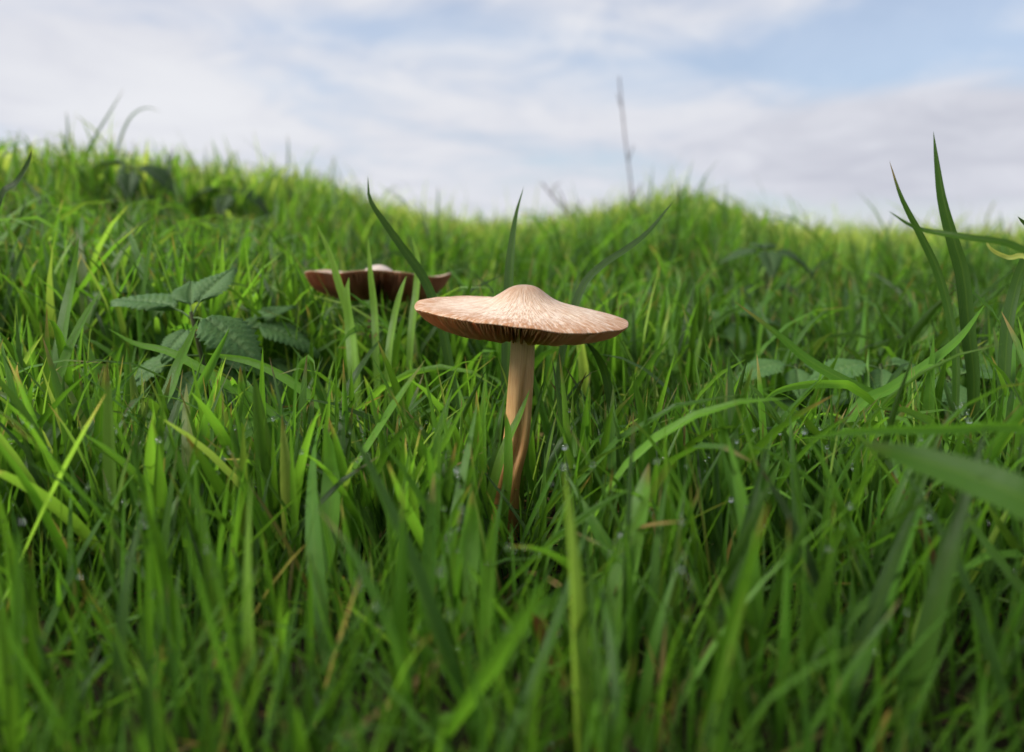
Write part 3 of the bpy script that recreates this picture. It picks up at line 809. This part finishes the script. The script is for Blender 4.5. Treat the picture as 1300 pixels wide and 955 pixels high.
def leaf_mesh(droop, fold, seed, wide=0.36):
    """unit nettle leaf: base at the origin, tip near +Y, upper face +Z, stalk behind"""
    rnd = random.Random(seed)
    teeth, per = 12, 4
    rows = teeth * per
    M = 7
    V, Cc = [], []
    for i in range(rows + 1):
        t = i / rows
        wdt = wide * (math.sin(math.pi * min(1, t ** 0.62)) ** 0.8) * (1 - 0.30 * t) * 1.06 + 0.004
        tooth = (1 - ((i % per) / per)) if i else 0.4
        for j in range(-M, M + 1):
            u = j / M
            k = abs(u)
            edge = k ** 3
            x = wdt * u * (1 + 0.30 * edge * (tooth - 0.55))
            heart = -0.07 * math.exp(-(t / 0.12) ** 2) * math.sin(math.pi * min(1, k))
            y = t + heart + 0.05 * edge * tooth * (1 - t)
            # side veins run forward and outward
            vv = (t - 0.30 * k * (1 - 0.4 * t)) * 9.0
            dv = abs(vv - round(vv))
            sidev = math.exp(-(dv / 0.13) ** 2) * (1 if k > 0.03 else 0) * (1 - 0.3 * k)
            midv = math.exp(-(k * wdt / 0.012) ** 2)
            vein = max(sidev * 0.7, midv)
            z = 0.050 * (1 - vein) * (1 - k ** 4) + fold * k * wdt - droop * t * t - 0.03 * edge
            z += 0.012 * math.sin(7 * t + 2.2 * u + seed) * k
            V.append((x, y, z)); Cc.append((vein, k, t, 1))
    n = 2 * M + 1
    Q = []
    for i in range(rows):
        for j in range(2 * M):
            a = i * n + j; Q.append((a, a + 1, a + n + 1, a + n))
    tv, tq = tube(np.array([(0, -0.32, -0.10), (0, -0.16, -0.02), (0, 0.0, 0.0), (0, 0.12, -0.004)]), [0.016, 0.014, 0.012, 0.006], 6)
    o = len(V)
    V += [tuple(q) for q in tv]; Cc += [(0.9, 0, 0, 1)] * len(tv)
    Q += [tuple(x + o for x in f) for f in tq]
    me = np_mesh("leaf", np.array(V), np.array(Q), None, np.array(Cc))
    me.materials.append(NETTLE)
    return me
LEAVES = [leaf_mesh(0.10, 0.25, 1), leaf_mesh(0.28, 0.15, 2, 0.39), leaf_mesh(0.40, 0.35, 3, 0.34)]

OLD_LEAVES = []
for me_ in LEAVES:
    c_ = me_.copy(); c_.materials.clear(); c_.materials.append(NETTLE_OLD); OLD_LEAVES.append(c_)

def put_leaf(parent, base, tip, up, k, origin, old=False):
    """leaf from world base (on the stem) to world tip"""
    d = tip - base; ln = d.length
    y = d.normalized(); z = (up - y * up.dot(y)).normalized(); x = y.cross(z)
    s = ln / 1.30
    m = Matrix((x * s, y * s, z * s)).transposed().to_4x4()
    m.translation = base + y * 0.30 * s - origin
    o = bpy.data.objects.new("leaf", (OLD_LEAVES if old else LEAVES)[k % 3]); COL.objects.link(o)
    o.parent = parent; o.matrix_local = m
    return o

def nettle(top, label, leaves, lean=(0.01, 0.0), old=False):
    """top: (px, py, d) of the growing tip; leaves: list of (node height below the top in m, azimuth deg, length, pitch deg, kind)"""
    t = P(*top)
    bx, by = t.x + lean[0], t.y + lean[1]
    b = Vector((bx, by, gz(bx, by) - 0.004))
    root = empty("nettle", b)
    tag(root, label, "nettle", "nettles in the grass")
    path = catmull([np.zeros(3), np.array((t - b) * 0.5) + np.array((0.002, 0.003, 0)), np.array(t - b)], 14)
    v, q = tube(path, list(np.linspace(0.0021, 0.0010, 15)), 8)
    link("stem", np_mesh("nettle_stem", np.array(v), np.array(q)), NSTEM, root)
    H = (t - b).length
    for (dz, a, ln, pit, k) in leaves:
        f = max(0.05, 1 - dz / H)
        base = b + Vector(path[int(round(f * 14))])
        az_ = R(a); pt = R(pit)
        d = Vector((math.sin(az_) * math.cos(pt), math.cos(az_) * math.cos(pt), math.sin(pt)))
        upv = Vector((0, 0, 1)) - 0.25 * FWD if abs(pit) < 70 else -FWD
        put_leaf(root, base, base + d * ln, upv, k, b, old)
    return root

# azimuth 0 = away from the camera, 90 = right, -90 = left, 180 = towards the camera
nettle((242, 396, 0.44), "leafy nettle in the left grass with several broad toothed leaves, sharpest of the left ones",
       [(0.000, -72, 0.056, 8, 0), (0.000, 112, 0.056, -24, 1), (0.003, 28, 0.042, 38, 0), (0.004, 205, 0.030, -35, 0), (0.002, -20, 0.036, 30, 0),
        (0.024, -104, 0.062, -22, 1), (0.026, 100, 0.058, -34, 1), (0.030, -165, 0.046, -40, 2), (0.030, 60, 0.05, -10, 0)])
nettle((312, 412, 0.50), "smaller nettle just right of the leafy one in the left grass",
       [(0.0, -80, 0.045, -5, 0), (0.0, 95, 0.050, -12, 1), (0.003, 200, 0.030, -30, 0), (0.003, 10, 0.034, 20, 0), (0.022, 140, 0.046, -28, 1), (0.022, -130, 0.044, -25, 1), (0.002, -150, 0.034, -20, 0), (0.002, 50, 0.036, 20, 0), (0.024, 70, 0.05, -14, 1)])
nettle((186, 372, 0.56), "nettle with crowded young leaves behind and left of the leafy one in the left grass",
       [(0.0, -90, 0.046, 0, 0), (0.0, 85, 0.050, -8, 0), (0.002, 180, 0.034, -25, 0), (0.003, 0, 0.034, 25, 0), (0.022, -50, 0.052, -12, 1), (0.022, 130, 0.05, -25, 1), (0.002, -140, 0.036, -20, 0), (0.002, 60, 0.036, 10, 0), (0.022, -120, 0.052, -22, 1)])
nettle((165, 208, 0.95), "blurred nettle on the left skyline with dark drooping leaves",
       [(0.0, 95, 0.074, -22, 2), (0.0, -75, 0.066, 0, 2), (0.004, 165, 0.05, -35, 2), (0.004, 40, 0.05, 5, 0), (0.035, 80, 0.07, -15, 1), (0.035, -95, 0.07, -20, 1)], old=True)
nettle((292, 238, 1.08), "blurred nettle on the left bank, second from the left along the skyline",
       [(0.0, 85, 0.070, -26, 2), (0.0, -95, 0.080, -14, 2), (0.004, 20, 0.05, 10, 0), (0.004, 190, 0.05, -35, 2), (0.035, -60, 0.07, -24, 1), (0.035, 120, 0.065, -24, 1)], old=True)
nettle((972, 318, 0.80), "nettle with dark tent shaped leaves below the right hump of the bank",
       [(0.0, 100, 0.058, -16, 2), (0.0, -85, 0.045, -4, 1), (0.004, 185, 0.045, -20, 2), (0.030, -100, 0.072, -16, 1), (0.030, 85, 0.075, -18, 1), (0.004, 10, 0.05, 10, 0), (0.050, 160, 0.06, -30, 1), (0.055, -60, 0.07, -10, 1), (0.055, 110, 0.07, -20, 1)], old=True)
nettle((930, 398, 0.68), "pale broad leaved nettle right of the front cap, below the dark tented one",
       [(0.0, -95, 0.050, -6, 1), (0.0, 75, 0.060, -8, 1), (0.004, 180, 0.04, -30, 1), (0.03, -40, 0.055, -5, 0), (0.003, 30, 0.04, 20, 0), (0.02, 130, 0.055, -28, 1), (0.02, -140, 0.055, -28, 1)])
nettle((1010, 462, 0.50), "nettle with a small sharp toothed leaf under the long lying blade",
       [(0.0, -100, 0.042, -4, 1), (0.0, 85, 0.030, -12, 1), (0.018, -120, 0.045, -25, 1), (0.002, 190, 0.03, -35, 0), (0.016, 60, 0.042, -10, 0), (0.03, 160, 0.045, -35, 1)])
nettle((1118, 462, 0.47), "nettle half hidden in the grass midway along the right side",
       [(0.0, -95, 0.048, -6, 1), (0.0, 80, 0.042, -6, 1), (0.02, 150, 0.04, -25, 1), (0.002, 200, 0.03, -35, 0), (0.018, -60, 0.045, -10, 0)])
nettle((1204, 478, 0.45), "nettle nearest the right edge with a dull grey green leaf",
       [(0.0, 75, 0.048, 8, 1), (0.0, -120, 0.036, -25, 1), (0.02, -80, 0.04, -20, 1), (0.002, 190, 0.032, -35, 0), (0.02, 120, 0.042, -28, 1)])

# ------------------------------------------------------------------ dry stalks on the skyline
m_, n_ = mat("dry_stalk")
finish(n_, n_.node('ShaderNodeBsdfPrincipled', ins={'Base Color': n_.ramp(n_.noise(n_.node('ShaderNodeTexCoord').outputs['Object'], 40, 4), [(0.3, (0.05, 0.032, 0.025)), (0.7, (0.13, 0.085, 0.06))]), 'Roughness': 0.8}).outputs[0])
DRY = m_
def stalk(main, branches, r0, r1, label, name):
    w_ = [P(*q) for q in main]
    g = w_[-1]; w_.append(Vector((g.x + 0.003, g.y, gz(g.x, g.y) - 0.005)))
    w_.reverse(); o = w_[0].copy()
    root = empty(name, o); tag(root, label, "dry stalk")
    c = catmull([np.array(q - o) for q in w_], 30)
    rad = np.linspace(r0, r1, 31)
    for k in range(3, 30, 5): rad[k] *= 1.25
    v, q = tube(c, list(rad), 8)
    link("stem", np_mesh("dry_stem", np.array(v), np.array(q)), DRY, root)
    for br in branches:
        bw = [np.array(P(*q) - o) for q in br]
        cc_ = catmull(bw, 8)
        v, q = tube(cc_, list(np.linspace(r1 * 1.3, r1 * 0.6, 9)), 6)
        link("twig", np_mesh("dry_twig", np.array(v), np.array(q)), DRY, root)
T1 = 1.55
stalk([(786, 97, T1), (789, 130, T1), (794, 180, T1), (800, 225, T1), (804, 270, T1), (806, 300, T1)],
      [[(790, 138, T1), (786, 128, T1), (784, 118, T1)], [(797, 205, T1), (802, 192, T1), (804, 184, T1)], [(802, 250, T1), (809, 242, T1), (815, 232, T1)]],
      0.0021, 0.0011, "single tall thin brown dead stalk rising into the sky right of centre", "dead_stalk")
T2 = 1.75
stalk([(688, 232, T2), (700, 248, T2), (718, 268, T2), (736, 290, T2), (748, 306, T2)],
      [[(700, 248, T2), (703, 238, T2), (712, 232, T2)], [(718, 268, T2), (714, 250, T2), (708, 240, T2)], [(724, 276, T2), (734, 262, T2), (738, 252, T2)]],
      0.0026, 0.0015, "short branched dead twig on the dip of the skyline left of the tall stalk", "dead_twig")

# ------------------------------------------------------------------ dew
def dew():
    m, n = mat("water")
    p = n.node('ShaderNodeBsdfPrincipled', ins={'Base Color': (1, 1, 1), 'Roughness': 0.02, 'IOR': 1.33, 'Transmission Weight': 1.0})
    finish(n, p.outputs[0])
    bm = bmesh.new(); bmesh.ops.create_icosphere(bm, subdivisions=1, radius=1.0)
    bv = np.array([v.co[:] for v in bm.verts]); bf = np.array([[v.index for v in f.verts] for f in bm.faces]); bm.free()
    pts = []
    for (V, C, U), cnt in ((grass[0], 330), (grass[1], 1500)):
        N = len(V)
        idx = RNG.integers(0, N, cnt * 3)
        si = RNG.integers(5, V.shape[1], cnt * 3); ki = RNG.integers(0, 3, cnt * 3)
        q = V[idx, si, ki]
        px, py, d = proj(q)
        ok = (py > 500 + 120 * RNG.random(len(py))) & (px > -50) & (px < 1350)
        q = q[ok][:cnt]
        # beads sit in rows on some blades
        pts.append(q)
        rows = q[: cnt // 7]
        for k in range(1, 5):
            ii = idx[ok][: len(rows)]
            s2 = np.clip(si[ok][: len(rows)] - 1, 0, None)
            a = V[ii, s2, 1]; pts.append(rows + (a - rows) * (k * 0.22) + RNG.normal(0, 0.0005, rows.shape))
    pts = np.concatenate(pts)
    rad = np.clip(np.exp(RNG.normal(math.log(0.00060), 0.45, len(pts))), 0.0002, 0.0012)
    VV = (pts[:, None, :] + bv[None] * rad[:, None, None]).reshape(-1, 3)
    FF = (bf[None] + (np.arange(len(pts)) * len(bv))[:, None, None]).reshape(-1, 3)
    o = link("dew_drops", np_mesh("dew_drops", VV, FF), m)
    tag(o, "clear dew beads glinting on the near grass blades", "dew", kind='stuff')
dew()
